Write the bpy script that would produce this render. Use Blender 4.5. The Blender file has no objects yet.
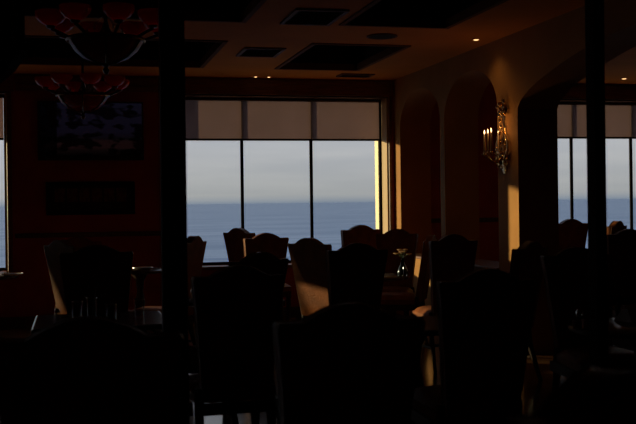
import bpy, bmesh, math, random
from mathutils import Vector, Matrix
R = math.radians
PI = math.pi
random.seed(7)
S = bpy.context.scene
COL = S.collection

# ------------------------------------------------------------------ camera
F = 1000.0                      # focal length in pixels of the 636 x 424 frame
HOR, EYE = 202.2, 1.5           # eye level row at the picture's middle column
YAW, ROLL = math.atan(.243), .0126
cam_d = bpy.data.cameras.new('camera')
cam = bpy.data.objects.new('camera', cam_d); COL.objects.link(cam)
cam.matrix_world = Matrix.Translation((0, 0, EYE)) @ Matrix.Rotation(-YAW, 4, 'Z') @ Matrix.Rotation(R(90), 4, 'X') @ Matrix.Rotation(-ROLL, 4, 'Z')
cam_d.sensor_width = 36.0; cam_d.lens = 36.0 * F / 636.0
cam_d.shift_y = (HOR - 212) / 636.0
cam_d.clip_start = 0.05; cam_d.clip_end = 100000
cam_d.dof.use_dof = True; cam_d.dof.focus_distance = 11.0; cam_d.dof.aperture_fstop = 4.0
S.camera = cam

# ------------------------------------------------------------------ world, sun, exposure
S.view_settings.view_transform = 'Standard'; S.view_settings.look = 'None'
S.view_settings.gamma = 1.0; S.view_settings.use_curve_mapping = False
S.view_settings.exposure = 0.0
W = bpy.data.worlds.new('sky'); S.world = W; W.use_nodes = True
nt = W.node_tree; nt.nodes.clear()
o_ = nt.nodes.new('ShaderNodeOutputWorld'); bg = nt.nodes.new('ShaderNodeBackground')
tc = nt.nodes.new('ShaderNodeTexCoord'); sx = nt.nodes.new('ShaderNodeSeparateXYZ')
rp = nt.nodes.new('ShaderNodeValToRGB')
rp.color_ramp.elements[0].position = 0.0; rp.color_ramp.elements[0].color = (0.24, 0.285, 0.34, 1)
hz = rp.color_ramp.elements.new(0.0065); hz.color = (0.405, 0.41, 0.40, 1)
rp.color_ramp.elements[2].position = 0.07; rp.color_ramp.elements[2].color = (0.50, 0.51, 0.53, 1)
e = rp.color_ramp.elements.new(1.0); e.color = (0.30, 0.36, 0.46, 1)
mp = nt.nodes.new('ShaderNodeMapping'); mp.inputs['Scale'].default_value = (3, 3, 30)
nz = nt.nodes.new('ShaderNodeTexNoise'); nz.inputs['Scale'].default_value = 2.0; nz.inputs['Detail'].default_value = 4
mx = nt.nodes.new('ShaderNodeMix'); mx.data_type = 'RGBA'; mx.blend_type = 'MULTIPLY'
mx.inputs['Factor'].default_value = 1.0
cr = nt.nodes.new('ShaderNodeValToRGB')
cr.color_ramp.elements[0].position = 0.35; cr.color_ramp.elements[0].color = (0.92, 0.93, 0.95, 1)
cr.color_ramp.elements[1].position = 0.65; cr.color_ramp.elements[1].color = (1.04, 1.03, 1.02, 1)
L = nt.links.new
L(tc.outputs['Generated'], sx.inputs[0]); L(sx.outputs['Z'], rp.inputs[0])
L(tc.outputs['Generated'], mp.inputs[0]); L(mp.outputs[0], nz.inputs['Vector']); L(nz.outputs['Fac'], cr.inputs[0])
L(rp.outputs[0], mx.inputs['A']); L(cr.outputs[0], mx.inputs['B'])
L(mx.outputs['Result'], bg.inputs['Color']); bg.inputs['Strength'].default_value = 1.0
L(bg.outputs[0], o_.inputs[0])

SUN_AZ, SUN_EL = 54.0, 6.0      # degrees left of straight ahead, degrees above the sea
sd = bpy.data.lights.new('sun', 'SUN'); so = bpy.data.objects.new('sun', sd); COL.objects.link(so)
sd.energy = 6.0; sd.color = (1.0, 0.81, 0.40); sd.angle = R(0.6)
to_sun = Vector((-math.sin(R(SUN_AZ)) * math.cos(R(SUN_EL)), math.cos(R(SUN_AZ)) * math.cos(R(SUN_EL)), math.sin(R(SUN_EL))))
so.rotation_euler = to_sun.to_track_quat('Z', 'Y').to_euler()
so.location = (-8, 30, 12)

# ------------------------------------------------------------------ materials
MATS = {}
def mat(name, color, rough=0.6, spec=0.5, metal=0.0, noise=None, bump=None, emit=None, trans=0.0, coat=0.0):
    m = bpy.data.materials.new(name); m.use_nodes = True
    n = m.node_tree.nodes; l = m.node_tree.links; b = n['Principled BSDF']
    b.inputs['Base Color'].default_value = (*color, 1); b.inputs['Roughness'].default_value = rough
    b.inputs['Specular IOR Level'].default_value = spec; b.inputs['Metallic'].default_value = metal
    b.inputs['Transmission Weight'].default_value = trans; b.inputs['Coat Weight'].default_value = coat
    tcn = n.new('ShaderNodeTexCoord')
    if noise:
        (sc3, amt) = noise
        mpn = n.new('ShaderNodeMapping'); mpn.inputs['Scale'].default_value = sc3
        t = n.new('ShaderNodeTexNoise'); t.inputs['Scale'].default_value = 1.0; t.inputs['Detail'].default_value = 5
        r = n.new('ShaderNodeValToRGB')
        r.color_ramp.elements[0].position = 0.3; r.color_ramp.elements[1].position = 0.7
        r.color_ramp.elements[0].color = (*[c * (1 - amt) for c in color], 1)
        r.color_ramp.elements[1].color = (*[min(1, c * (1 + amt)) for c in color], 1)
        l.new(tcn.outputs['Object'], mpn.inputs[0]); l.new(mpn.outputs[0], t.inputs['Vector'])
        l.new(t.outputs['Fac'], r.inputs[0]); l.new(r.outputs[0], b.inputs['Base Color'])
    if bump:
        (bs, bst) = bump
        t2 = n.new('ShaderNodeTexNoise'); t2.inputs['Scale'].default_value = bs; t2.inputs['Detail'].default_value = 4
        bp = n.new('ShaderNodeBump'); bp.inputs['Strength'].default_value = bst; bp.inputs['Distance'].default_value = 0.02
        l.new(tcn.outputs['Object'], t2.inputs['Vector']); l.new(t2.outputs['Fac'], bp.inputs['Height'])
        l.new(bp.outputs[0], b.inputs['Normal'])
    if emit:
        b.inputs['Emission Color'].default_value = (*emit[0], 1); b.inputs['Emission Strength'].default_value = emit[1]
    MATS[name] = m
    return m

mat('red_plaster', (0.34, 0.05, 0.034), 0.75, 0.2, noise=((3, 3, 3), 0.15), bump=(30, 0.15))
mat('tan_plaster', (0.36, 0.165, 0.045), 0.8, 0.2, noise=((2, 2, 2), 0.12), bump=(25, 0.15))
mat('ceiling_paint', (0.58, 0.19, 0.025), 0.85, 0.1, noise=((1.5, 1.5, 1.5), 0.08))
mat('cream_paint', (0.82, 0.66, 0.42), 0.6, 0.3)
mat('tan_paint', (0.48, 0.33, 0.18), 0.6, 0.3)
mat('matte_black', (0.01, 0.008, 0.008), 0.9, 0.05)
mat('post_wood', (0.03, 0.012, 0.008), 0.85, 0.08, noise=((40, 40, 3), 0.35))
mat('dark_wood', (0.055, 0.022, 0.012), 0.4, 0.4, noise=((40, 40, 3), 0.35), bump=(60, 0.1))
mat('brown_wood', (0.16, 0.06, 0.028), 0.45, 0.4, noise=((4, 40, 40), 0.3), bump=(60, 0.1))
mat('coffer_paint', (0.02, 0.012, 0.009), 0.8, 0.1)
mat('floor_wood', (0.16, 0.075, 0.035), 0.14, 0.5, noise=((1.2, 14, 1), 0.35), bump=(8, 0.04))
mat('leather', (0.21, 0.066, 0.022), 0.55, 0.10, noise=((9, 9, 9), 0.3), bump=(55, 0.25))
mat('piping', (0.13, 0.055, 0.028), 0.45, 0.32)
mat('chair_wood', (0.035, 0.015, 0.009), 0.55, 0.2, noise=((30, 30, 4), 0.3))
mat('table_wood', (0.045, 0.02, 0.011), 0.25, 0.35, noise=((4, 30, 4), 0.3))
mat('black_metal', (0.012, 0.011, 0.011), 0.45, 0.4)
mat('bronze', (0.10, 0.055, 0.025), 0.35, 0.5, metal=0.9, noise=((40, 40, 40), 0.4))
mat('brass', (0.5, 0.28, 0.09), 0.27, 0.5, metal=1.0, noise=((50, 50, 50), 0.4))
mat('candle_wax', (0.25, 0.14, 0.07), 0.5, 0.4)
mat('bulb', (1.0, 0.8, 0.5), 0.4, 0.3, emit=((1.0, 0.62, 0.30), 2.6))
mat('downlight_lens', (1, 0.8, 0.5), 0.4, 0.3, emit=((1.0, 0.55, 0.22), 2.0))
mat('dim_bulb', (1, 0.5, 0.3), 0.4, 0.3, emit=((1.0, 0.35, 0.18), 0.28))
mat('plate', (0.75, 0.74, 0.72), 0.15, 0.5)
mat('napkin', (0.72, 0.70, 0.68), 0.8, 0.2, bump=(40, 0.2))
mat('red_card', (0.28, 0.035, 0.02), 0.5, 0.4)
mat('steel', (0.6, 0.6, 0.6), 0.2, 0.5, metal=1.0)
mat('vase_glass', (0.008, 0.012, 0.016), 0.15, 0.3)
mat('petal', (0.62, 0.38, 0.22), 0.6, 0.3)
mat('leaf', (0.05, 0.09, 0.03), 0.5, 0.3)
mat('crystal', (0.75, 0.6, 0.5), 0.06, 0.9, noise=None)
mat('frame_black', (0.012, 0.009, 0.008), 0.9, 0.04)
mat('mat_board', (0.03, 0.014, 0.012), 0.8, 0.1)
mat('print', (0.11, 0.035, 0.028), 0.7, 0.1, noise=((25, 25, 12), 0.6))
mat('carpet', (0.03, 0.014, 0.012), 0.95, 0.03, noise=((30, 30, 30), 0.4))
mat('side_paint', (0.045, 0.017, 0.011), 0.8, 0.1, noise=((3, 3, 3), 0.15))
mat('moulding', (0.15, 0.06, 0.026), 0.85, 0.08)
mat('vent_paint', (0.13, 0.05, 0.03), 0.7, 0.2)

def glassy(name, tint, gloss=0.08):
    m = bpy.data.materials.new(name); m.use_nodes = True; n = m.node_tree.nodes; l = m.node_tree.links; n.clear()
    o = n.new('ShaderNodeOutputMaterial'); t = n.new('ShaderNodeBsdfTransparent'); g = n.new('ShaderNodeBsdfGlossy')
    f = n.new('ShaderNodeLayerWeight'); f.inputs['Blend'].default_value = 0.25
    k = n.new('ShaderNodeMath'); k.operation = 'MULTIPLY'; k.inputs[1].default_value = gloss * 4
    mxs = n.new('ShaderNodeMixShader'); t.inputs['Color'].default_value = (*tint, 1)
    g.inputs['Roughness'].default_value = 0.03
    l.new(f.outputs['Fresnel'], k.inputs[0]); l.new(k.outputs[0], mxs.inputs[0])
    l.new(t.outputs[0], mxs.inputs[1]); l.new(g.outputs[0], mxs.inputs[2]); l.new(mxs.outputs[0], o.inputs[0])
    MATS[name] = m
glassy('window_glass', (0.96, 0.97, 0.98), 0.05)
glassy('drinking_glass', (0.86, 0.88, 0.9), 0.2)

def shade_cloth(name, color, through):
    m = bpy.data.materials.new(name); m.use_nodes = True; n = m.node_tree.nodes; l = m.node_tree.links; n.clear()
    o = n.new('ShaderNodeOutputMaterial'); t = n.new('ShaderNodeBsdfTransparent'); tr = n.new('ShaderNodeBsdfTranslucent')
    d = n.new('ShaderNodeBsdfDiffuse'); a = n.new('ShaderNodeMixShader'); b = n.new('ShaderNodeMixShader')
    tcn = n.new('ShaderNodeTexCoord'); w = n.new('ShaderNodeTexNoise'); w.inputs['Scale'].default_value = 3
    r = n.new('ShaderNodeValToRGB')
    r.color_ramp.elements[0].color = (*[c * 0.92 for c in color], 1); r.color_ramp.elements[1].color = (*[c * 1.08 for c in color], 1)
    l.new(tcn.outputs['Object'], w.inputs['Vector']); l.new(w.outputs['Fac'], r.inputs[0])
    l.new(r.outputs[0], tr.inputs['Color']); l.new(r.outputs[0], d.inputs['Color'])
    t.inputs['Color'].default_value = (1, 0.92, 0.85, 1)
    a.inputs[0].default_value = 0.35; l.new(tr.outputs[0], a.inputs[1]); l.new(d.outputs[0], a.inputs[2])
    b.inputs[0].default_value = through; l.new(a.outputs[0], b.inputs[1]); l.new(t.outputs[0], b.inputs[2])
    l.new(b.outputs[0], o.inputs[0]); MATS[name] = m
shade_cloth('shade_cloth', (0.33, 0.25, 0.25), 0.06)

def red_glass():
    m = bpy.data.materials.new('red_glass'); m.use_nodes = True; n = m.node_tree.nodes; l = m.node_tree.links; n.clear()
    o = n.new('ShaderNodeOutputMaterial'); tr = n.new('ShaderNodeBsdfTranslucent'); g = n.new('ShaderNodeBsdfPrincipled')
    g.inputs['Base Color'].default_value = (0.45, 0.035, 0.02, 1); g.inputs['Roughness'].default_value = 0.3
    tr.inputs['Color'].default_value = (0.75, 0.07, 0.04, 1)
    a = n.new('ShaderNodeMixShader'); a.inputs[0].default_value = 0.5
    l.new(g.outputs[0], a.inputs[1]); l.new(tr.outputs[0], a.inputs[2]); l.new(a.outputs[0], o.inputs[0]); MATS['red_glass'] = m
red_glass()

def sea_mat():
    m = bpy.data.materials.new('sea'); m.use_nodes = True; n = m.node_tree.nodes; l = m.node_tree.links; b = n['Principled BSDF']
    b.inputs['Base Color'].default_value = (0.155, 0.225, 0.34, 1); b.inputs['Roughness'].default_value = 0.75
    b.inputs['Specular IOR Level'].default_value = 0.15
    tcn = n.new('ShaderNodeTexCoord'); mpn = n.new('ShaderNodeMapping'); mpn.inputs['Scale'].default_value = (0.006, 0.045, 0.05)
    t = n.new('ShaderNodeTexNoise'); t.inputs['Scale'].default_value = 1; t.inputs['Detail'].default_value = 6
    r = n.new('ShaderNodeValToRGB')
    r.color_ramp.elements[0].position = 0.3; r.color_ramp.elements[1].position = 0.7
    r.color_ramp.elements[0].color = (0.15, 0.23, 0.39, 1); r.color_ramp.elements[1].color = (0.30, 0.395, 0.57, 1)
    l.new(tcn.outputs['Object'], mpn.inputs[0]); l.new(mpn.outputs[0], t.inputs['Vector']); l.new(t.outputs['Fac'], r.inputs[0])
    l.new(r.outputs[0], b.inputs['Base Color']); MATS['sea'] = m
sea_mat()

def tv_mat():
    m = bpy.data.materials.new('tv_picture'); m.use_nodes = True; n = m.node_tree.nodes; l = m.node_tree.links; b = n['Principled BSDF']
    b.inputs['Base Color'].default_value = (0.008, 0.008, 0.01, 1); b.inputs['Roughness'].default_value = 0.15
    tcn = n.new('ShaderNodeTexCoord'); s = n.new('ShaderNodeSeparateXYZ'); l.new(tcn.outputs['Generated'], s.inputs[0])
    vr = n.new('ShaderNodeValToRGB'); vr.color_ramp.interpolation = 'LINEAR'
    els = vr.color_ramp.elements
    els[0].position = 0.0; els[0].color = (0, 0, 0, 1); els[1].position = 1.0; els[1].color = (0.0045, 0.004, 0.009, 1)
    for p, c in ((0.12, (0.004, 0.002, 0.002)), (0.16, (0.008, 0.003, 0.0032)), (0.28, (0.008, 0.0032, 0.0035)), (0.33, (0.003, 0.002, 0.003)), (0.45, (0.004, 0.003, 0.007))):
        q = els.new(p); q.color = (*c, 1)
    l.new(s.outputs['Z'], vr.inputs[0])
    hr = n.new('ShaderNodeValToRGB'); hr.color_ramp.interpolation = 'CONSTANT'
    h = hr.color_ramp.elements; h[0].position = 0; h[0].color = (0.1, 0.1, 0.1, 1); h[1].position = 0.16; h[1].color = (1, 1, 1, 1)
    l.new(s.outputs['X'], hr.inputs[0])
    t = n.new('ShaderNodeTexNoise'); t.inputs['Scale'].default_value = 5.5; t.inputs['Detail'].default_value = 2
    l.new(tcn.outputs['Generated'], t.inputs['Vector'])
    nr = n.new('ShaderNodeValToRGB'); nr.color_ramp.elements[0].position = 0.46; nr.color_ramp.elements[1].position = 0.53
    l.new(t.outputs['Fac'], nr.inputs[0])
    a = n.new('ShaderNodeMix'); a.data_type = 'RGBA'; a.blend_type = 'MULTIPLY'; a.inputs['Factor'].default_value = 1
    c = n.new('ShaderNodeMix'); c.data_type = 'RGBA'; c.blend_type = 'MULTIPLY'; c.inputs['Factor'].default_value = 0.9
    l.new(vr.outputs[0], a.inputs['A']); l.new(hr.outputs[0], a.inputs['B'])
    l.new(a.outputs['Result'], c.inputs['A']); l.new(nr.outputs[0], c.inputs['B'])
    l.new(c.outputs['Result'], b.inputs['Emission Color']); b.inputs['Emission Strength'].default_value = 0.7
    MATS['tv_picture'] = m
tv_mat()

# ------------------------------------------------------------------ mesh helpers
class MB:
    def __init__(s): s.v = []; s.f = []
    def add(s, vs, fs):
        k = len(s.v); s.v += [tuple(p) for p in vs]; s.f += [tuple(i + k for i in f) for f in fs]; return s
    def box(s, x0, x1, y0, y1, z0, z1):
        return s.add([(x0, y0, z0), (x1, y0, z0), (x1, y1, z0), (x0, y1, z0), (x0, y0, z1), (x1, y0, z1), (x1, y1, z1), (x0, y1, z1)],
                     [(3, 2, 1, 0), (4, 5, 6, 7), (0, 1, 5, 4), (1, 2, 6, 5), (2, 3, 7, 6), (3, 0, 4, 7)])
    def rbox(s, x0, x1, y0, y1, z0, z1, b=0.01):
        """box with chamfered edges on all sides"""
        cx, cy, cz = (x0 + x1) / 2, (y0 + y1) / 2, (z0 + z1) / 2
        bm = bmesh.new(); bmesh.ops.create_cube(bm, size=1)
        for q in bm.verts: q.co = Vector((cx + q.co.x * (x1 - x0), cy + q.co.y * (y1 - y0), cz + q.co.z * (z1 - z0)))
        bmesh.ops.bevel(bm, geom=list(bm.edges), offset=b, segments=2, affect='EDGES', profile=0.5)
        bm.verts.index_update()
        s.add([q.co[:] for q in bm.verts], [[q.index for q in f.verts] for f in bm.faces]); bm.free(); return s
    def lathe(s, prof, n=20, c=(0, 0, 0), cap=True, wob=None):
        vs = []; fs = []
        for i, (r, z) in enumerate(prof):
            for k in range(n):
                a = 2 * PI * k / n; rr = r * (1 + (wob[0] * math.cos(wob[1] * a) if wob else 0))
                vs.append((c[0] + rr * math.cos(a), c[1] + rr * math.sin(a), c[2] + z))
        for i in range(len(prof) - 1):
            for k in range(n):
                fs.append((i * n + k, i * n + (k + 1) % n, (i + 1) * n + (k + 1) % n, (i + 1) * n + k))
        if cap:
            fs.append(tuple(range(n - 1, -1, -1))); m = (len(prof) - 1) * n; fs.append(tuple(range(m, m + n)))
        return s.add(vs, fs)
    def tube(s, pts, r, n=8):
        pts = [Vector(p) for p in pts]; rs = r if isinstance(r, (list, tuple)) else [r] * len(pts)
        vs = []; fs = []; ref = None
        for i, p in enumerate(pts):
            t = (pts[min(i + 1, len(pts) - 1)] - pts[max(i - 1, 0)])
            if t.length < 1e-9: t = Vector((0, 0, 1))
            t.normalize()
            if ref is None: ref = Vector((0, 0, 1)) if abs(t.z) < 0.9 else Vector((1, 0, 0))
            u = ref - t * ref.dot(t)
            if u.length < 1e-6: u = t.orthogonal()
            u.normalize(); w = t.cross(u); ref = u
            for k in range(n):
                a = 2 * PI * k / n; vs.append(p + (u * math.cos(a) + w * math.sin(a)) * rs[i])
        for i in range(len(pts) - 1):
            for k in range(n):
                fs.append((i * n + k, i * n + (k + 1) % n, (i + 1) * n + (k + 1) % n, (i + 1) * n + k))
        fs.append(tuple(range(n - 1, -1, -1))); m = (len(pts) - 1) * n; fs.append(tuple(range(m, m + n)))
        return s.add(vs, fs)
    def ball(s, c, r, n=10, m=6, sq=(1, 1, 1)):
        vs = []; fs = []
        for i in range(m + 1):
            th = PI * i / m; rr = max(1e-4, math.sin(th))
            for k in range(n):
                a = 2 * PI * k / n
                vs.append((c[0] + r * sq[0] * rr * math.cos(a), c[1] + r * sq[1] * rr * math.sin(a), c[2] - r * sq[2] * math.cos(th)))
        for i in range(m):
            for k in range(n):
                fs.append((i * n + k, i * n + (k + 1) % n, (i + 1) * n + (k + 1) % n, (i + 1) * n + k))
        return s.add(vs, fs)
    def mesh(s, name, smooth=False):
        me = bpy.data.meshes.new(name); me.from_pydata(s.v, [], s.f); me.update()
        bm = bmesh.new(); bm.from_mesh(me); bmesh.ops.recalc_face_normals(bm, faces=bm.faces); bm.to_mesh(me); bm.free()
        if smooth:
            for p in me.polygons: p.use_smooth = True
            try: me.set_sharp_from_angle(angle=R(38))
            except Exception: pass
        return me
    def build(s, name, m, parent=None, smooth=False, loc=None):
        me = s.mesh(name, smooth); me.materials.append(MATS[m]); o = bpy.data.objects.new(name, me); COL.objects.link(o)
        if parent: o.parent = parent
        if loc: o.location = loc
        return o
def tag(o, label=None, cat=None, group=None, kind=None):
    if label: o['label'] = label
    if cat: o['category'] = cat
    if group: o['group'] = group
    if kind: o['kind'] = kind
    return o
def empty(name, loc=(0, 0, 0), rz=0, sc=None):
    o = bpy.data.objects.new(name, None); COL.objects.link(o); o.location = loc; o.rotation_euler = (0, 0, rz)
    o.empty_display_size = 0.1
    if sc: o.scale = sc
    return o
def copy_tree(o, parent=None):
    c = o.copy(); COL.objects.link(c); c.parent = parent
    for ch in list(o.children): copy_tree(ch, c)
    return c
def ray(px, py):
    """direction of a pixel: metres sideways and up for each metre into the room"""
    u = px - 318; v = HOR - py
    ut = u + ROLL * v; vt = v - ROLL * u
    d = math.cos(YAW) - ut / F * math.sin(YAW)
    return (math.sin(YAW) + ut / F * math.cos(YAW)) / d, vt / F / d
def atx(px, y, py=210): return ray(px, py)[0] * y
def atz(py, y, px=100): return EYE + ray(px, py)[1] * y

# ------------------------------------------------------------------ the setting
YF = 12.8                        # inner face of the window wall
YG = 13.08                       # glass
YO = 13.34                       # outer face
XR0, XR1 = 4.17, 4.59            # arcaded wall
XL, XE, YB = -6.5, 9.7, -2.0
ZC, SILL, HEAD = 3.12, 0.68, 2.905


b = MB(); b.box(-40000, 40000, 60, 60000, -26, -25.9)
tag(b.build('sea', 'sea'), 'grey blue sea out to the hazy horizon', 'sea', kind='structure')
b = MB(); b.box(XL - .4, XR1, YB - .4, YO, -0.1, 0.0)
tag(b.build('floor', 'floor_wood'), 'dark polished wooden dining room floor', kind='structure')
b = MB(); b.box(XR1, XE + .4, YB - .4, YO, -0.1, 0.0)
tag(b.build('floor_side_room', 'carpet'), 'dark carpet of the side room', kind='structure')

WINS = [(-4.9, -0.805), (1.13, 4.09), (5.95, 8.85)]
b = MB()
xs = [XL - .4] + [q for w in WINS for q in w] + [XE + .4]
for i in range(0, len(xs), 2): b.box(xs[i], xs[i + 1], YF, YO, 0, 3.6)
for x0, x1 in WINS: b.box(x0, x1, YF, YO, 0, SILL).box(x0, x1, YF, YO, HEAD, 3.6)
wall_back = tag(b.build('wall_back', 'red_plaster'), 'dark red wall with tall sea view windows', kind='structure')
b = MB().box(XL - .4, XL, YB - .4, YO, 0, 3.6)
tag(b.build('wall_left', 'red_plaster'), 'dark red side wall', kind='structure')
b = MB().box(XL - .4, XE + .4, YB - .4, YB, 0, 3.6)
tag(b.build('wall_front', 'red_plaster'), 'dark red wall behind the viewer', kind='structure')
b = MB().box(XE, XE + .4, YB - .4, YO, 0, 3.6)
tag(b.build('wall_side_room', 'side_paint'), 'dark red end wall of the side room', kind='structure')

# reveals of the windows, lined in cream paint, and wooden casings
n = 0
for wi, (x0, x1) in enumerate(WINS):
    win = tag(empty('window_%d' % (wi + 1), ((x0 + x1) / 2, YF, SILL)), kind='structure')
    ox, oz = -(x0 + x1) / 2, -SILL
    def part(mb, name, m, smooth=False):
        o = mb.build(name, m, win, smooth); o.location = (ox, -YF, oz); return o
    t = .02
    part(MB().box(x1 - t, x1 + .001, YF + .002, YG - .03, SILL, HEAD), 'jamb', 'tan_paint')
    part(MB().box(x0 - .001, x0 + t, YF + .002, YG - .03, SILL, HEAD), 'jamb', 'tan_paint')
    part(MB().box(x1 - t, x1 + .001, YG + .03, YO + .02, SILL, HEAD), 'outer_jamb', 'cream_paint')
    part(MB().box(x0 - .001, x0 + t, YG + .03, YO + .02, SILL, HEAD), 'outer_jamb', 'cream_paint')
    part(MB().box(x0, x1, YF + .002, YG - .03, HEAD - t, HEAD), 'head_lining', 'dark_wood')
    part(MB().rbox(x0 - .05, x1 + (.05 if x1 != 4.09 else .02), YF - .06, YG - .03, SILL - .03, SILL + .012, .008), 'sill', 'brown_wood')
    fw = .028
    part(MB().box(x0 + t, x1 - t, YG - .03, YG + .03, SILL + .012, SILL + .05), 'bottom_rail', 'frame_black')
    part(MB().box(x0 + t, x1 - t, YG - .03, YG + .03, HEAD - .05, HEAD - t), 'top_rail', 'frame_black')
    part(MB().box(x0 + t, x0 + t + fw, YG - .03, YG + .03, SILL + .05, HEAD - .05), 'stile', 'frame_black')
    part(MB().box(x1 - t - fw, x1 - t, YG - .03, YG + .03, SILL + .05, HEAD - .05), 'stile', 'frame_black')
    cuts = {0: [-3.385, -1.95], 1: [2.15, 3.09], 2: [6.925, 7.876]}[wi]  # far left window's unseen left mullion is placed to stripe sun on a chair
    for c in cuts:
        part(MB().box(c - .02, c + .02, YG - .014, YG + .012, SILL + .05, HEAD - .05), 'mullion', 'frame_black')
    edges = [x0 + t + fw] + [q for c in cuts for q in (c - .02, c + .02)] + [x1 - t - fw]
    for k in range(0, len(edges), 2):
        part(MB().box(edges[k], edges[k + 1], YG - .003, YG + .003, SILL + .05, HEAD - .05), 'pane', 'window_glass')
    # casing boards on the room side
    cb = MB().rbox(x0 - .09, x1 + (.09 if x1 != 4.09 else .045), YF - .03, YF, HEAD, ZC - .012, .006)
    part(cb, 'header_board', 'brown_wood')
    part(MB().rbox(x0 - .06, x0, YF - .03, YF, SILL + .012, HEAD, .014), 'casing', 'brown_wood')
    part(MB().rbox(x1, x1 + (.06 if x1 != 4.09 else .046), YF - .03, YF, SILL + .012, HEAD, .014), 'casing', 'brown_wood')
    # roller shades, one before each pane
    ends = [x0 + t + fw + .004] + [q for c in cuts for q in (c - .004, c + .004)] + [x1 - t - fw - .003]
    names = {0: ['lowered furthest, before the left pane of the far left window', 'half lowered before the middle pane of the far left window', 'half lowered at the left picture edge beside the television wall'],
             1: ['half lowered before the left pane of the middle window', 'half lowered before the middle pane of the middle window', 'half lowered before the right pane beside the bright jamb'],
             2: ['half lowered in the side room, behind the arch jamb', 'half lowered in the side room, seen left of the right post', 'half lowered in the side room, at the right picture edge']}[wi]
    for k in range(3):
        a, c = ends[2 * k], ends[2 * k + 1]
        low = {0: (1.45, 2.325, 2.325), 1: (2.325,) * 3, 2: (2.365,) * 3}[wi][k]  # far left pane's unseen shade is dropped low to shade the sunlit chair
        ys = YG - .032
        sh = empty('roller_shade', ((a + c) / 2, ys, low))
        tag(sh, 'brown roller shade ' + names[k], 'shade', 'brown roller shades')
        f = MB().box(a, c, -.001, .001, 0.02, HEAD - .03 - low).build('cloth', 'shade_cloth', sh); f.location = (-(a + c) / 2, 0, 0)
        f = MB().tube([(a, 0, .012), (c, 0, .012)], .014, 8).build('bottom_bar', 'frame_black', sh, True); f.location = (-(a + c) / 2, 0, 0)
        f = MB().tube([(a, -.018, HEAD - .04 - low), (c, -.018, HEAD - .04 - low)], .016, 10).build('roller', 'dark_wood', sh, True); f.location = (-(a + c) / 2, 0, 0)

# chair rail on the television wall
b = MB().rbox(-0.72, 1.06, YF - .035, YF, 1.105, 1.16, .01)
tag(b.build('trim_1', 'dark_wood'), 'dark wooden chair rail under the framed picture', kind='structure')
b = MB().rbox(XL, XR0 - .001, YF - .03, YF, 0.0, .14, .01)
tag(b.build('baseboard_back', 'dark_wood'), 'dark baseboard under the windows', kind='structure')
b = MB().rbox(-.695, 1.035, YF - .05, YF, 2.92, 2.99, .012).rbox(-.695, 1.035, YF - .03, YF, 2.99, ZC - .012, .012)
tag(b.build('trim_2', 'brown_wood'), 'brown cornice above the television', kind='structure')
for k, (a, c) in enumerate(((4.66, 5.85),)):
    tag(MB().rbox(a, c, YF - .03, YF, 1.2, 1.26, .01).build('trim_3', 'dark_wood'), 'dark rail on the side room wall', kind='structure')

# arcaded wall on the right
def interp(tab, d):
    for (a, za), (c, zc) in zip(tab, tab[1:]):
        if d <= c: return za + (zc - za) * (d - a) / (c - a)
    return tab[-1][1]
BIG = [(0, 0), (.05, .06), (.12, .1), (.25, .155), (.42, .21), (.65, .262), (.9, .315), (1.37, .395), (1.9, .44), (2.32, .45), (9, .45)]
def big_top(y): return 2.38 + interp(BIG, min(8.94 - y, y - 4.3)) 
def small_top(y, c, hw): return 2.45 + .45 * math.sqrt(max(0.0, 1 - ((y - c) / hw) ** 2))
A1 = (11.06, 12.54); A2 = (9.42, 10.915); A3 = (4.3, 8.94)
ops = [(A3, 0.0, big_top), (A2, .81, lambda y: small_top(y, (A2[0] + A2[1]) / 2, (A2[1] - A2[0]) / 2)),
       (A1, .81, lambda y: small_top(y, (A1[0] + A1[1]) / 2, (A1[1] - A1[0]) / 2))]
b = MB(); prev = YB
ZT = 3.55
for (y0, y1), zb, top in ops:
    b.box(XR0, XR1, prev, y0, 0, ZT); prev = y1
    if zb > .3: b.box(XR0, XR1, y0, y1, 0, zb - .03)
    N = 40
    ys = [y0 + (y1 - y0) * (.5 - .5 * math.cos(PI * i / N)) for i in range(N + 1)]
    for i in range(N):
        a, c = ys[i], ys[i + 1]; za, zc = top(a), top(c)
        vs = [(XR0, a, za), (XR1, a, za), (XR1, c, zc), (XR0, c, zc), (XR0, a, ZT), (XR1, a, ZT), (XR1, c, ZT), (XR0, c, ZT)]
        b.add(vs, [(0, 1, 2, 3), (0, 3, 7, 4), (1, 5, 6, 2)])
b.box(XR0, XR1, prev, YF, 0, ZT)
wall_right = tag(b.build('wall_right', 'tan_plaster'), 'tan plaster wall with two arched openings and a wide archway', kind='structure')
for k, (y0, y1) in enumerate((A1, A2)):
    tag(MB().rbox(XR0 - .03, XR1 + .03, y0 + .001, y1 - .001, .78, .81, .008).build('trim_%d' % (4 + k), 'brown_wood'),
        'brown wooden ledge of the %s arched opening' % ('far' if k == 0 else 'nearer'), kind='structure')

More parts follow.
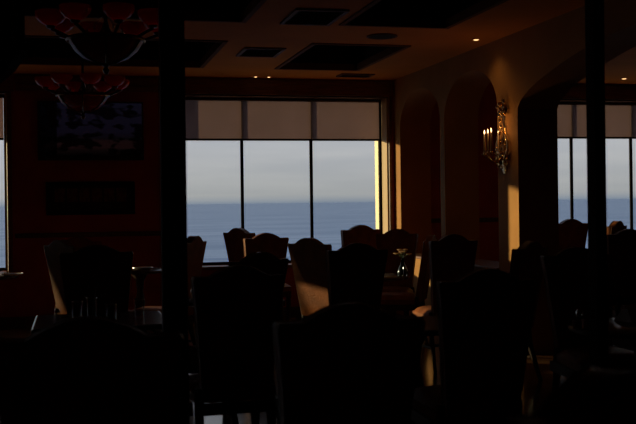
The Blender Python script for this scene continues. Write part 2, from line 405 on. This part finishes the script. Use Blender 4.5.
# ceiling with sunk coffers
colx = [(-5.9, -4.8), (-4.0, -1.9), (-1.25, 1.50), (2.36, 3.42)]
rowy = [(0.9, 2.9), (4.0, 6.0), (6.85, 8.82), (9.88, 11.85)]
xs = sorted(set([XL, XR0 + .01] + [q for c in colx for q in c])); ys = sorted(set([YB, YF + .01] + [q for c in rowy for q in c]))
b = MB()
for i in range(len(xs) - 1):
    for j in range(len(ys) - 1):
        if (xs[i], xs[i + 1]) in colx and (ys[j], ys[j + 1]) in rowy: continue
        b.box(xs[i], xs[i + 1], ys[j], ys[j + 1], ZC, ZC + .05)
b.box(XL - .4, XE + .4, YB - .4, YO, 3.56, 3.62)
ceil = tag(b.build('ceiling', 'ceiling_paint'), 'tan ceiling with dark rectangular coffers', kind='structure')
b = MB().box(XR1 - .01, XE, YB, YF + .01, ZC, ZC + .05)
tag(b.build('ceiling_side_room', 'ceiling_paint'), 'tan ceiling of the side room', kind='structure')
for (x0, x1) in colx:
    for (y0, y1) in rowy:
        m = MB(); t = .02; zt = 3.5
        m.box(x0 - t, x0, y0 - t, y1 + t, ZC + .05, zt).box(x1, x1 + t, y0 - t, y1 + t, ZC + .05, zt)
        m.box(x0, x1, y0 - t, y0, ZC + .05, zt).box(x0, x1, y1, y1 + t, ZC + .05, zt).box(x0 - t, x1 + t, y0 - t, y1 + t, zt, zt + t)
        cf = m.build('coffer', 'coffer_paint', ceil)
        m = MB(); w = .045
        m.box(x0, x0 + w, y0, y1, ZC - .012, ZC + .07).box(x1 - w, x1, y0, y1, ZC - .012, ZC + .07)
        m.box(x0 + w, x1 - w, y0, y0 + w, ZC - .012, ZC + .07).box(x0 + w, x1 - w, y1 - w, y1, ZC - .012, ZC + .07)
        m.build('coffer_moulding', 'moulding', cf)

# ------------------------------------------------------------------ ceiling fittings
def vent(cx, cy, w, d, label):
    v = empty('ceiling_vent', (cx, cy, ZC - .016)); tag(v, label, 'vent', 'ceiling vents')
    f = .035
    MB().box(-w / 2, w / 2, -d / 2, -d / 2 + f, 0, .016).box(-w / 2, w / 2, d / 2 - f, d / 2, 0, .016).box(-w / 2, -w / 2 + f, -d / 2 + f, d / 2 - f, 0, .016).box(w / 2 - f, w / 2, -d / 2 + f, d / 2 - f, 0, .016).build('frame', 'vent_paint', v)
    MB().box(-w / 2 + f, w / 2 - f, -d / 2 + f, d / 2 - f, .012, .0155).build('backing', 'coffer_paint', v)
    k = 7
    for i in range(k):
        y = -d / 2 + f + (d - 2 * f) * (i + .5) / k
        MB().add([(-w / 2 + f, y - .022, .002), (w / 2 - f, y - .022, .002), (w / 2 - f, y + .016, .0115), (-w / 2 + f, y + .016, .0115),
                  (-w / 2 + f, y - .022, .0), (w / 2 - f, y - .022, .0), (w / 2 - f, y + .016, .0095), (-w / 2 + f, y + .016, .0095)],
                 [(0, 1, 2, 3), (7, 6, 5, 4), (0, 4, 5, 1), (2, 6, 7, 3), (1, 5, 6, 2), (0, 3, 7, 4)]).build('slat', 'vent_paint', v)
vent(2.04, 8.48, .46, .70, 'large brown ceiling vent nearest the viewer, between two coffers')
vent(1.95, 10.55, .44, .6, 'brown ceiling vent between the two coffers nearest the windows')
vent(3.5, 12.3, .44, .28, 'small narrow ceiling vent close above the middle window')
v = empty('ceiling_speaker', (2.94, 9.36, ZC - .014)); tag(v, 'round ceiling speaker grille between the right hand coffers', 'speaker')
MB().lathe([(.13, .014), (.15, .012), (.155, .004), (.14, 0), (.132, .004)], 28, cap=False).build('ring', 'vent_paint', v, True)
MB().lathe([(.132, .004), (.08, .001), (.001, 0)], 28, cap=False).build('grille', 'coffer_paint', v, True)

def downlight(x, y, label, r=.055, strength=True):
    v = empty('downlight', (x, y, ZC - .012)); tag(v, label, 'downlight', 'recessed ceiling downlights')
    MB().lathe([(r, .011), (r * 1.25, .011), (r * 1.28, .004), (r * 1.05, 0), (r, .004)], 20, cap=False).build('trim_ring', 'brass', v, True)
    MB().lathe([(r, .005), (r * .6, -.004), (.001, -.008)], 20, cap=False).build('lens', 'downlight_lens', v, True)
    if r > .03:
        sl = bpy.data.lights.new('downlight_beam', 'SPOT'); sl.energy = 2.2; sl.color = (1, .6, .25); sl.spot_size = R(125); sl.spot_blend = .9; sl.shadow_soft_size = r
        sp_ = bpy.data.objects.new('downlight_beam', sl); COL.objects.link(sp_); sp_.location = (x, y, ZC - .03)
downlight(3.93, 9.37, 'lit recessed downlight above the candle wall lamp', .032)
downlight(2.26, 12.58, 'tiny lit downlight above the middle window, the left of a pair', .022)
downlight(2.43, 12.58, 'tiny lit downlight above the middle window, the right of a pair', .022)
downlight(7.2, 12.1, 'lit recessed downlight in the side room ceiling, right of the post', .035)

# ------------------------------------------------------------------ posts near the viewer
def post(pxa, pxb, y, label):
    d = .1; x0, x1 = atx(pxa, y + d), atx(pxb, y); w = x1 - x0
    p = empty('wooden_post', ((x0 + x1) / 2, y + d / 2, 0)); tag(p, label, 'post', 'dark posts in the foreground')
    MB().rbox(-w / 2, w / 2, -d / 2, d / 2, .16, ZC - .1, .006).build('shaft', 'post_wood', p)
    MB().rbox(-w / 2 - .03, w / 2 + .03, -d / 2 - .03, d / 2 + .03, 0, .16, .01).build('plinth', 'post_wood', p)
    MB().rbox(-w / 2 - .03, w / 2 + .03, -d / 2 - .03, d / 2 + .03, ZC - .1, ZC - .001, .01).build('capital', 'post_wood', p)
post(160.5, 187, 4.9, 'broad dark wooden post between the television wall and the middle window')
post(587, 607, 4.9, 'slim dark wooden post standing before the side room window')

# ------------------------------------------------------------------ television and framed picture
tx0, tx1, tz0, tz1 = -.435, .848, 2.056, 2.787
t = empty('television', ((tx0 + tx1) / 2, YF - .002, tz0)); tag(t, 'wide black wall television showing a dim picture', 'television')
hw = (tx1 - tx0) / 2; h = tz1 - tz0
MB().rbox(-hw, hw, -.075, -.03, 0, h, .006).build('body', 'black_metal', t)
MB().box(-.3, .3, -.03, 0, .2, h - .2).build('wall_bracket', 'black_metal', t)
s = MB().box(-hw + .03, hw - .02, -.078, -.0749, .05, h - .02).build('screen', 'tv_picture', t)
px0, px1, pz0, pz1 = -.345, .733, 1.38, 1.79
t = empty('framed_picture', ((px0 + px1) / 2, YF, pz0)); tag(t, 'long dark frame with a row of small red prints under the television', 'picture')
hw = (px1 - px0) / 2; h = pz1 - pz0; fr = .045
for nm, q in (('frame_side', (-hw, hw, h - fr, h)), ('frame_side', (-hw, hw, 0, fr)), ('frame_side', (-hw, -hw + fr, fr, h - fr)), ('frame_side', (hw - fr, hw, fr, h - fr))):
    MB().rbox(q[0], q[1], -.035, 0, q[2], q[3], .008).build(nm, 'frame_black', t)
MB().box(-hw + fr, hw - fr, -.012, 0, fr, h - fr).build('mount', 'mat_board', t)
for i in range(6):
    x = (-hw + .09) + (2 * hw - .18) * (i + .5) / 6
    MB().box(x - .062, x + .062, -.0145, -.012, .16, .33).build('print', 'print', t)

# ------------------------------------------------------------------ chandeliers
def chandelier(loc, drop, size, label):
    drop = drop / size; c = empty('chandelier', loc, 0, (size,) * 3); tag(c, label, 'chandelier', 'red glass chandeliers')
    MB().lathe([(.001, .0), (.10, .012), (.19, .05), (.26, .11), (.31, .19), (.30, .19), (.25, .115), (.18, .06), (.001, .02)], 32, cap=False).build('bowl', 'red_glass', c, True)
    MB().lathe([(.305, .185), (.322, .18), (.33, .195), (.322, .212), (.305, .21)], 32, cap=False).build('bowl_rim', 'bronze', c, True)
    for a in range(6):
        an = a * PI / 3 + .5
        p = [(rr * math.cos(an), rr * math.sin(an), z) for rr, z in ((.318, .195), (.314, .18), (.27, .115), (.20, .053), (.1, .006), (.02, -.005))]
        MB().tube(p, .009, 6).build('bowl_rib', 'bronze', c, True)
    MB().lathe([(.001, -.09), (.018, -.08), (.03, -.055), (.014, -.03), (.035, -.012), (.03, .004), (.001, .01)], 14, cap=False).build('finial', 'bronze', c, True)
    MB().lathe([(.03, .02), (.022, .1), (.045, .2), (.06, .25), (.03, .3), (.015, .36), (.012, drop - .07)], 14).build('stem', 'bronze', c, True)
    MB().lathe([(.012, drop - .08), (.06, drop - .06), (.085, drop - .02), (.085, drop)], 18).build('ceiling_rose', 'bronze', c, True)
    for a in range(8):
        an = a * PI / 4 + .2; ca, sa = math.cos(an), math.sin(an)
        pts = []
        for k in range(13):
            u = k / 12; rr = .05 + .40 * u; z = .23 - .045 * math.sin(u * PI * 1.3) + (.0 * max(0, u - .75) / .25)
            pts.append((rr * ca, rr * sa, z))
        arm = MB().tube(pts, .013, 8).build('arm', 'bronze', c, True)
        sx_, sy_, sz_ = pts[-1]
        MB().lathe([(.001, 0), (.03, .004), (.042, .02), (.03, .03)], 14, (sx_, sy_, sz_)).build('socket', 'bronze', arm, True)
        sh = MB().lathe([(.035, .025), (.085, .05), (.115, .085), (.125, .115), (.122, .145), (.118, .145), (.119, .115), (.109, .088), (.08, .056), (.03, .032)], 20, (sx_, sy_, sz_), False, (.03, 10)).build('glass_shade', 'red_glass', c, True)
        MB().ball((sx_, sy_, sz_ + .085), .03, 10, 6, (1, 1, 1.4)).build('bulb', 'dim_bulb', sh, True)
    for a in range(14):
        an = a * 2 * PI / 14; rr = .10 + .05 * (a % 2); z = .30 - .035 * (a % 3)
        m = MB(); x, y = rr * math.cos(an), rr * math.sin(an)
        m.add([(x, y, z - .028), (x + .013, y, z), (x, y + .013, z), (x - .013, y, z), (x, y - .013, z), (x, y, z + .022)],
              [(0, 2, 1), (0, 3, 2), (0, 4, 3), (0, 1, 4), (5, 1, 2), (5, 2, 3), (5, 3, 4), (5, 4, 1)])
        m.tube([(x, y, z + .02), (x * .3, y * .3, z + .09)], .002, 4)
        m.build('crystal_drop', 'crystal', c)
    return c
chandelier((atx(106, 7.85, 50), 7.85, atz(64, 7.85, 105)), 3.5 - atz(64, 7.85, 105), .92, 'nearer chandelier with large red glass shades cut by the picture top')
chandelier((atx(83, 10.85, 100), 10.85, atz(112, 10.85, 83)), 3.5 - atz(112, 10.85, 83), .86, 'farther chandelier with red glass shades hanging before the television')

# hanging lantern cut by the left picture edge
y = 5.0
c = empty('hanging_lantern', (atx(-29, y, 60), y, atz(96, y, -20))); tag(c, 'dark hanging lantern at the upper left picture edge', 'lantern')
rb = .245
MB().lathe([(.001, -.05), (.02, -.03), (.05, 0), (.12, .05), (.2, .12), (rb, .185), (rb + .012, .19), (rb + .012, .215), (rb - .01, .22)], 12).build('base', 'matte_black', c)
MB().lathe([(rb - .02, .22), (rb - .02, .72)], 12).build('glass_body', 'matte_black', c)
for k in range(6):
    a = k * PI / 3; MB().tube([(rb * .96 * math.cos(a), rb * .96 * math.sin(a), .215), (rb * .96 * math.cos(a), rb * .96 * math.sin(a), .725)], .012, 6).build('bar', 'matte_black', c)
MB().lathe([(rb + .012, .715), (rb + .012, .74), (.17, .82), (.07, .9), (.03, .94), (.012, .96)], 12).build('cap', 'matte_black', c)
MB().tube([(0, 0, .95), (0, 0, 3.5 - c.location.z)], .012, 8).build('rod', 'matte_black', c, True)

# ------------------------------------------------------------------ candle wall lamp
ysc = 9.245
sc = empty('candle_sconce', (XR0, ysc, 1.752)); tag(sc, 'ornate gilded wall lamp with lit candles beside the wide archway', 'sconce')
rr_ = random.Random(3)
MB().lathe([(.001, 0), (.03, .01), (.05, .05), (.075, .12), (.085, .19), (.07, .26), (.04, .33), (.022, .42), (.02, .52), (.035, .58), (.05, .63), (.035, .68), (.001, .715)], 20, cap=False).build('backplate', 'brass', sc, True)
sc.children[0].scale = (.35, 1, 1)
def scroll(c0, y0, z0, r0, turns, sgn, th, x=-.03):
    pts = []
    for k in range(22):
        u = k / 21; a = u * turns * 2 * PI; r = r0 * (1 - .8 * u)
        pts.append((x, y0 + sgn * (r0 - r * math.cos(a)), z0 + r * math.sin(a)))
    return MB().tube(pts, [th * (1 - .5 * k / 21) for k in range(22)], 6).build('scroll', 'brass', c0, True)
for sg in (-1, 1):
    scroll(sc, sg * .03, .10, .045, 1.2, sg, .011); scroll(sc, sg * .06, .20, .04, 1.1, sg, .010)
    scroll(sc, sg * .02, .30, .04, 1.3, sg, .009); scroll(sc, sg * .02, .58, .035, 1.3, sg, .009); scroll(sc, sg * .01, .66, .03, 1.2, sg, .008)
    pts = [(-.03, sg * (.02 + .085 * math.sin(PI * k / 14)), .14 + .27 * k / 14) for k in range(15)]
    MB().tube(pts, .008, 6).build('side_spray', 'brass', sc, True)
for k in range(9):
    a = -.5 + k * .26; m = MB()
    yy = .05 * math.sin(k * 2.2); zz = .57 + .016 * k
    m.ball((-.035, yy, zz), .016, 8, 5, (.6, 1, 1.7)); m.build('leaf', 'brass', sc, True)
def candle_arm(dx, dy, z0, zc):
    pts = []
    for k in range(13):
        u = k / 12
        pts.append((-.02 + (dx + .02) * u, dy * u, z0 - .06 * math.sin(u * PI) + (zc - z0) * u ** 2))
    arm = MB().tube(pts, .007, 6).build('arm', 'brass', sc, True)
    MB().lathe([(.001, 0), (.022, .004), (.028, .014), (.012, .018), (.012, .03)], 12, (dx, dy, zc)).build('drip_pan', 'brass', arm, True)
    cd = MB().lathe([(.0095, .02), (.0095, .20), (.006, .205)], 10, (dx, dy, zc)).build('candle', 'candle_wax', sc, True)
    MB().lathe([(.003, .205), (.006, .212), (.007, .222), (.0045, .235), (.001, .246)], 10, (dx, dy, zc), False).build('bulb', 'bulb', cd, True)
    return arm
candle_arm(-.165, -.04, .19, .195); candle_arm(-.18, .0, .17, .19); candle_arm(-.19, .05, .19, .185)
candle_arm(-.055, .02, .2, .185)
for k in range(26):                                             # leaves and beads chased over the plate
    zz = .06 + .64 * rr_.random(); w_ = interp([(0, .05), (.15, .10), (.3, .085), (.42, .03), (.55, .03), (.62, .06), (.72, .02)], zz)
    MB().ball((-.03 - .03 * rr_.random(), w_ * rr_.uniform(-1, 1), zz), .013, 8, 5, (.8, 1.2, 1.5)).build('leaf', 'brass', sc, True)
sc.scale = (1, 1.25, 1.04)
for dx, dy in ((-.165, -.05), (-.18, 0), (-.19, .06), (-.055, .02)):
    pl = bpy.data.lights.new('candle_glow', 'POINT'); pl.energy = .38; pl.color = (1, .55, .2); pl.shadow_soft_size = .012
    po = bpy.data.objects.new('candle_glow', pl); COL.objects.link(po); po.location = (XR0 + dx, ysc + dy, 1.752 + .46) 

# ------------------------------------------------------------------ chairs
def chair_parts():
    """meshes of the high-backed upholstered dining chair; front is +y, floor at 0"""
    out = {}
    def recl(x, y, z): return (x, y - max(0, z - .45) * .17, z)
    # back outline with a raised hump between flat shoulders
    pts = [(-.185, .44)]
    for k in range(1, 7): pts.append((-.185 - .06 * (k / 6) ** 1.1, .44 + .67 * k / 6))
    pts[-1] = (-.248, 1.105); pts.append((-.242, 1.116)); pts.append((-.195, 1.113)); pts.append((-.160, 1.112))
    top = []
    for k in range(11):
        u = -1 + k / 10
        top.append((.150 * u, 1.116 + .056 * math.cos(u * PI / 2) ** .9))
    pts += top
    full = pts + [(-x, z) for x, z in reversed(pts[:-1])]
    n = len(full)
    m = MB(); rings = []
    cx, cz = 0, .8
    for y, s in ((-.272, .965), (-.262, 1.0), (-.205, 1.0), (-.193, .965)):
        ring = []
        for x, z in full: ring.append(recl(cx + (x - cx) * s, y, cz + (z - cz) * (1 - (1 - s) * .8)))
        rings.append(ring)
    vs = [p for r in rings for p in r]; fs = []
    for i in range(3):
        for k in range(n): fs.append((i * n + k, i * n + (k + 1) % n, (i + 1) * n + (k + 1) % n, (i + 1) * n + k))
    for base, flip in ((0, True), (3 * n, False)):
        # strips between mirrored points
        for k in range(n // 2):
            j = n - 1 - k; q = (base + k, base + k + 1, base + j - 1, base + j)
            if len(set(q)) < 4: q = tuple(dict.fromkeys(q))
            if len(q) >= 3: fs.append(q)
    m.add(vs, fs); out['backrest'] = (m.mesh('backrest', True), 'leather')
    # piping along the outline, both faces
    m = MB()
    for y in (-.266, -.199):
        m.tube([recl(x * .992, y, cz + (z - cz) * .992) for x, z in full], .006, 5)
    out['piping'] = (m.mesh('piping', True), 'piping')
    # seat cushion, crowned
    m = MB(); N = 12
    def outl(u, v): # u,v in -1..1
        w = .225 + .03 * (v + 1) / 2
        return u * w, .04 + v * .25
    top_i = {}; vs = []; fs = []
    for i in range(N + 1):
        for j in range(N + 1):
            u = -1 + 2 * i / N; v = -1 + 2 * j / N
            x, y = outl(u * (1 - .05 * v * v), v * (1 - .04 * u * u))
            z = .465 + .055 * ((1 - u ** 4) * (1 - v ** 4)) ** .5
            vs.append((x, y, z))
    for i in range(N):
        for j in range(N): fs.append((i * (N + 1) + j, (i + 1) * (N + 1) + j, (i + 1) * (N + 1) + j + 1, i * (N + 1) + j + 1))
    border = [i * (N + 1) for i in range(N + 1)] + [N * (N + 1) + j for j in range(1, N + 1)] + [i * (N + 1) + N for i in range(N - 1, -1, -1)] + [j for j in range(N - 1, 0, -1)]
    k0 = len(vs)
    for q in border: vs.append((vs[q][0], vs[q][1], .415))
    nb = len(border)
    for k in range(nb): fs.append((border[k], border[(k + 1) % nb], k0 + (k + 1) % nb, k0 + k))
    fs.append(tuple(k0 + k for k in range(nb)))
    m.add(vs, fs); out['seat'] = (m.mesh('seat', True), 'leather')
    m = MB()
    m.box(-.24, .24, .255, .28, .35, .414).box(-.21, .21, -.235, -.21, .35, .414).box(-.255, -.232, -.21, .255, .35, .414).box(.232, .255, -.21, .255, .35, .414)
    out['apron'] = (m.mesh('apron'), 'chair_wood')
    m = MB(); m.lathe([(.016, 0), (.022, .015), (.014, .04), (.02, .1), (.03, .24), (.033, .30), (.026, .32), (.034, .335), (.034, .414)], 12); out['front_leg'] = (m.mesh('leg', True), 'chair_wood')
    m = MB(); m.tube([(0, -.11, 0), (0, -.07, .12), (0, -.02, .28), (0, 0, .415), (0, -.005, .5)], [.018, .021, .025, .027, .022], 8); out['rear_leg'] = (m.mesh('leg', True), 'chair_wood')
    m = MB(); m.tube([(-.215, .25, .17), (-.2, -.235, .19)], .012, 8); out['s1'] = (m.mesh('stretcher', True), 'chair_wood')
    m = MB(); m.tube([(.215, .25, .17), (.2, -.235, .19)], .012, 8); out['s2'] = (m.mesh('stretcher', True), 'chair_wood')
    m = MB(); m.tube([(-.206, .0, .18), (.206, .0, .18)], .012, 8); out['s3'] = (m.mesh('stretcher', True), 'chair_wood')
    for k, (me, mt) in out.items(): me.materials.append(MATS[mt])
    return out
CP = chair_parts()
def chair(px, py, y, rot, label, group, wx=1.0, zf=0.0):
    s = atz(py, y, px) / 1.172                                             # height read off the top of the back
    a = R(rot); off = Vector((-math.sin(a), math.cos(a))) * .355          # from the top of the back to the middle of the seat
    c = empty('dining_chair', (atx(px, y) + off.x, y + off.y, zf), a, (wx, 1, s)); tag(c, label, 'chair', group)
    for key, name, loc in (('seat', 'seat', None), ('backrest', 'backrest', None), ('apron', 'apron', None),
                           ('front_leg', 'leg', (-.22, .25, 0)), ('front_leg', 'leg', (.22, .25, 0)), ('rear_leg', 'leg', (-.2, -.215, 0)), ('rear_leg', 'leg', (.2, -.215, 0)),
                           ('s1', 'stretcher', None), ('s2', 'stretcher', None), ('s3', 'stretcher', None)):
        o = bpy.data.objects.new(name, CP[key][0]); COL.objects.link(o); o.parent = c
        if loc: o.location = loc
        if key == 'backrest':
            q = bpy.data.objects.new('piping', CP['piping'][0]); COL.objects.link(q); q.parent = o
    return c
G1, G2, G3 = 'high backed chairs by the windows', 'high backed chairs in the foreground', 'high backed chairs in the side room'
# the mark on the pixel column is the middle of the back, so the seat centre lies a little further on
chair(194, 236, 9.3, 62, 'dark chair half hidden behind the broad post, turned towards the left', G1)
chair(238, 228, 11.8, -58, 'dark chair against the middle window, turned right behind another chair back', G1)
chair(266, 233, 10.72, 6, 'dark chair seen squarely from behind, in front of the left window mullion', G1)
chair(260, 252, 6.59, 35, 'dark chair whose curved top shows just above the chair left of centre', G2)
chair(238, 265.5, 5.3, 3, 'large dark chair in the foreground left of centre, above the floor reflections', G2)
chair(308, 238, 8.96, -58, 'chair below the right mullion with a sunlit tan left edge', G1)
chair(361, 225, 11.7, 5, 'dark chair at the right end of the middle window, seen from behind', G1)
chair(397, 229, 11.25, 150, 'dark turned chair in front of the bright window jamb', G1)
chair(357, 243, 7.65, 3, 'dark chair in the centre, its top hump before the window chairs', G2)
chair(349, 303, 3.13, 2, 'largest dark chair in the centre foreground, seen from behind', G2)
chair(431, 235, 10.2, 62, 'chair facing left in front of the far arched opening', G1)
chair(453, 234, 8.2, -4, 'dark chair in front of the nearer arched opening, back to the viewer', G1, .85)
chair(487, 269, 4.5, -3, 'large dark chair in the right foreground, left of the wide archway', G2)
chair(531, 241, 7.45, 38, 'dark chair at the foot of the sunlit pier, leaning before the archway', G1)
chair(571, 219, 12.0, 3, 'dark chair before the side room window, between arch jamb and slim post', G3)
chair(617, 221, 10.4, 40, 'dark turned chair before the side room window, right of the slim post', G3)
chair(628, 229, 9.64, 0, 'dark chair low at the right picture edge inside the archway', G3)
chair(575, 247, 6.3, 175, 'dark chair under the wide archway, just left of the slim post', G2)
chair(96, 245, 7.9, -4, 'dark chair in front of the chair with the sunlit edge at left', G1, 1.12)
chair(60, 240, 9.79, -56, 'chair below the framed picture with a sunlit left edge', G1)
chair(78, 237, 11.3, 180, 'farthest dark chair below the framed picture, only its top showing', G1)
chair(86, 318, 2.97, -2, 'large dark chair in the left foreground, below the square table with glasses', G2, 1.1)
chair(600, 371, 1.65, 33, 'nearest dark chair at the lower right corner, only its curved rim lit', G2)

# ------------------------------------------------------------------ tables
def table(x, y, label, r=.42, square=False, zf=0):
    t = empty('dining_table', (x, y, zf), 0); tag(t, label, 'table', 'dark polished tables')
    if square: MB().rbox(-r, r, -r, r, .72, .752, .012).build('table_top', 'table_wood', t)
    else: MB().lathe([(.001, .72), (r - .02, .72), (r, .728), (r, .744), (r - .012, .752), (.001, .752)], 40, cap=False).build('table_top', 'table_wood', t, True)
    MB().lathe([(.06, .02), (.05, .08), (.035, .14), (.055, .3), (.06, .36), (.035, .5), (.05, .62), (.1, .70), (.12, .72)], 20).build('pedestal', 'chair_wood', t, True)
    for k in range(4):
        a = k * PI / 2 + PI / 4; ca, sa = math.cos(a), math.sin(a)
        MB().tube([(.03 * ca, .03 * sa, .1), (.14 * ca, .14 * sa, .08), (.3 * ca, .3 * sa, .03), (.33 * ca, .33 * sa, .018)], [.03, .028, .022, .018], 8).build('foot', 'chair_wood', t, True)
    return t
table(-1.02, 11.4, 'round dark table under the window at the left picture edge', .42)
table(.72, 11.75, 'round dark table beyond the chairs, left of the broad post', .38)
table(.15, 6.7, 'square dark table with glasses in the left foreground', .42, True)
table(2.92, 9.68, 'small round table with the flower vase before the far arched opening', .36)
table(1.15, 7.75, 'round dark table hidden between the centre chairs', .36)
table(2.0, 5.8, 'square dark table beyond the large right foreground chair', .36, True)
table(3.22, 5.25, 'round dark table with a folded napkin below the archway', .42)
table(6.85, 11.0, 'round dark table in the side room by the window', .40)

# ------------------------------------------------------------------ things on the tables
ZTB = .7525
def glass(x, y, label, h=.13, r=.036):
    g = empty('tumbler', (x, y, ZTB)); tag(g, label, 'glass', 'glasses on the tables')
    MB().lathe([(.001, 0), (r * .8, 0), (r * .84, .004), (r, h), (r - .003, h), (r * .78, .012), (.001, .012)], 20, cap=False).build('glass_wall', 'drinking_glass', g, True)
    MB().lathe([(r * .96, h - .002), (r, h + .001), (r * 1.03, h - .002), (r, h - .004)], 20, cap=False).build('rim', 'plate', g, True)
    return g
def shaker(x, y, label, h=.09, z=ZTB):
    g = empty('salt_shaker', (x, y, z)); tag(g, label, 'shaker', 'salt and pepper shakers')
    MB().lathe([(.001, 0), (.02, 0), (.022, .01), (.016, h * .55), (.019, h * .7)], 14, cap=False).build('glass_body', 'drinking_glass', g, True)
    MB().lathe([(.02, h * .7), (.02, h * .85), (.012, h), (.001, h)], 14, cap=False).build('cap', 'steel', g, True)
glass(atx(76, 6.6), 6.6, 'tumbler left of the red menu box on the square table')
glass(atx(110, 6.55), 6.55, 'tumbler before the red menu box on the square table', .11)
glass(atx(138, 6.75), 6.75, 'tumbler at the right edge of the square table', .12)
shaker(atx(56, 6.6), 6.6, 'shaker at the left edge of the square table with glasses')
shaker(atx(192, 7.6), 7.6, 'bright topped shaker right of the broad post', .1)
m = empty('menu_box', (atx(97, 6.95), 6.95, ZTB), R(6)); tag(m, 'low red menu box in the middle of the square table', 'box')
MB().rbox(-.115, .115, -.05, .05, 0, .012, .003).build('base', 'red_card', m)
for q in ((-.115, .115, -.05, -.044), (-.115, .115, .044, .05)): MB().box(q[0], q[1], q[2], q[3], .012, .10).build('panel', 'red_card', m)
for k in range(4): MB().box(-.10 + .004 * k, .10 - .004 * k, -.03 + .016 * k, -.024 + .016 * k, .012, .12 + .006 * k).build('card', 'red_card', m)
s = empty('drinking_straw', (atx(90, 6.62), 6.62, ZTB)); tag(s, 'pale drinking straw leaning in a slim glass', 'straw')
MB().tube([(0, 0, .016), (.03, .0, .2), (.034, 0, .215)], .0035, 6).build('tube', 'napkin', s, True)
glass(atx(90.5, 6.62), 6.62, 'slim glass with the straw on the square table', .15, .034)

def plate(x, y, label, r=.13, z=ZTB):
    p = empty('dinner_plate', (x, y, z)); tag(p, label, 'plate', 'plates on the tables')
    MB().lathe([(.001, 0), (r * .55, 0), (r * .65, .006), (r, .018), (r, .021), (r * .64, .01), (.001, .006)], 32, cap=False).build('dish', 'plate', p, True)
    MB().lathe([(r * .985, .0205), (r * 1.005, .0195), (r, .0225)], 32, cap=False).build('rim', 'steel', p, True)
plate(atx(10, 11.25), 11.25, 'pale plate on the table at the left window')
plate(atx(142, 11.7), 11.7, 'pale plate on the table left of the broad post', .12)

vx, vy = atx(402, 9.66), 9.66
v = empty('flower_vase', (vx, vy, ZTB)); tag(v, 'dark glass vase with a few pale flowers', 'vase')
MB().lathe([(.001, 0), (.05, 0), (.056, .02), (.045, .06), (.022, .11), (.016, .15), (.022, .165), (.018, .165), (.012, .15), (.001, .14)], 20, cap=False).build('bottle', 'vase_glass', v, True)
for k in range(6):
    a = k * 1.05; rr = .03 + .028 * (k % 3); zz = .25 - .02 * (k % 3)
    st = MB().tube([(0, 0, .14), (rr * .5 * math.cos(a), rr * .5 * math.sin(a), .2), (rr * math.cos(a), rr * math.sin(a), zz)], .0025, 5).build('stem', 'leaf', v, True)
    f = MB(); f.ball((rr * math.cos(a), rr * math.sin(a), zz), .012, 8, 5)
    for p in range(6):
        b_ = p * PI / 3; f.ball((rr * math.cos(a) + .018 * math.cos(b_), rr * math.sin(a) + .018 * math.sin(b_), zz + .004), .012, 7, 4, (1, 1, .6))
    f.build('blossom', 'petal', st, True)
shaker(atx(404, 9.5), 9.5, 'shaker beside the flower vase', .10)
np_ = empty('folded_napkin', (atx(633, 5.5), 5.5, ZTB), R(20)); tag(np_, 'folded pale napkin at the right picture edge', 'napkin')
MB().add([(-.11, -.07, 0), (.11, -.07, 0), (.11, .07, 0), (-.11, .07, 0), (-.09, -.02, .075), (.1, -.03, .085), (.1, .015, .08), (-.09, .02, .07)],
         [(3, 2, 1, 0), (4, 5, 6, 7), (0, 1, 5, 4), (1, 2, 6, 5), (2, 3, 7, 6), (3, 0, 4, 7)]).build('cloth', 'napkin', np_)
MB().box(-.1, .1, -.005, .004, .075, .098).build('fold', 'napkin', np_)
shaker(atx(578, 5.4), 5.4, 'shaker at the left edge of the table below the archway')
for k, px in enumerate((576, 586)):
    q = empty('votive_candle', (atx(px, 5.25), 5.25, ZTB)); tag(q, 'small red glass candle cup, the %s of two on the archway table' % ('left' if k == 0 else 'right'), 'candle', 'red candle cups')
    MB().lathe([(.001, 0), (.024, 0), (.03, .05), (.027, .05), (.022, .006), (.001, .006)], 16, cap=False).build('cup', 'red_card', q, True)
    MB().lathe([(.021, .007), (.024, .03), (.001, .032)], 14, cap=False).build('wax', 'candle_wax', q, True)
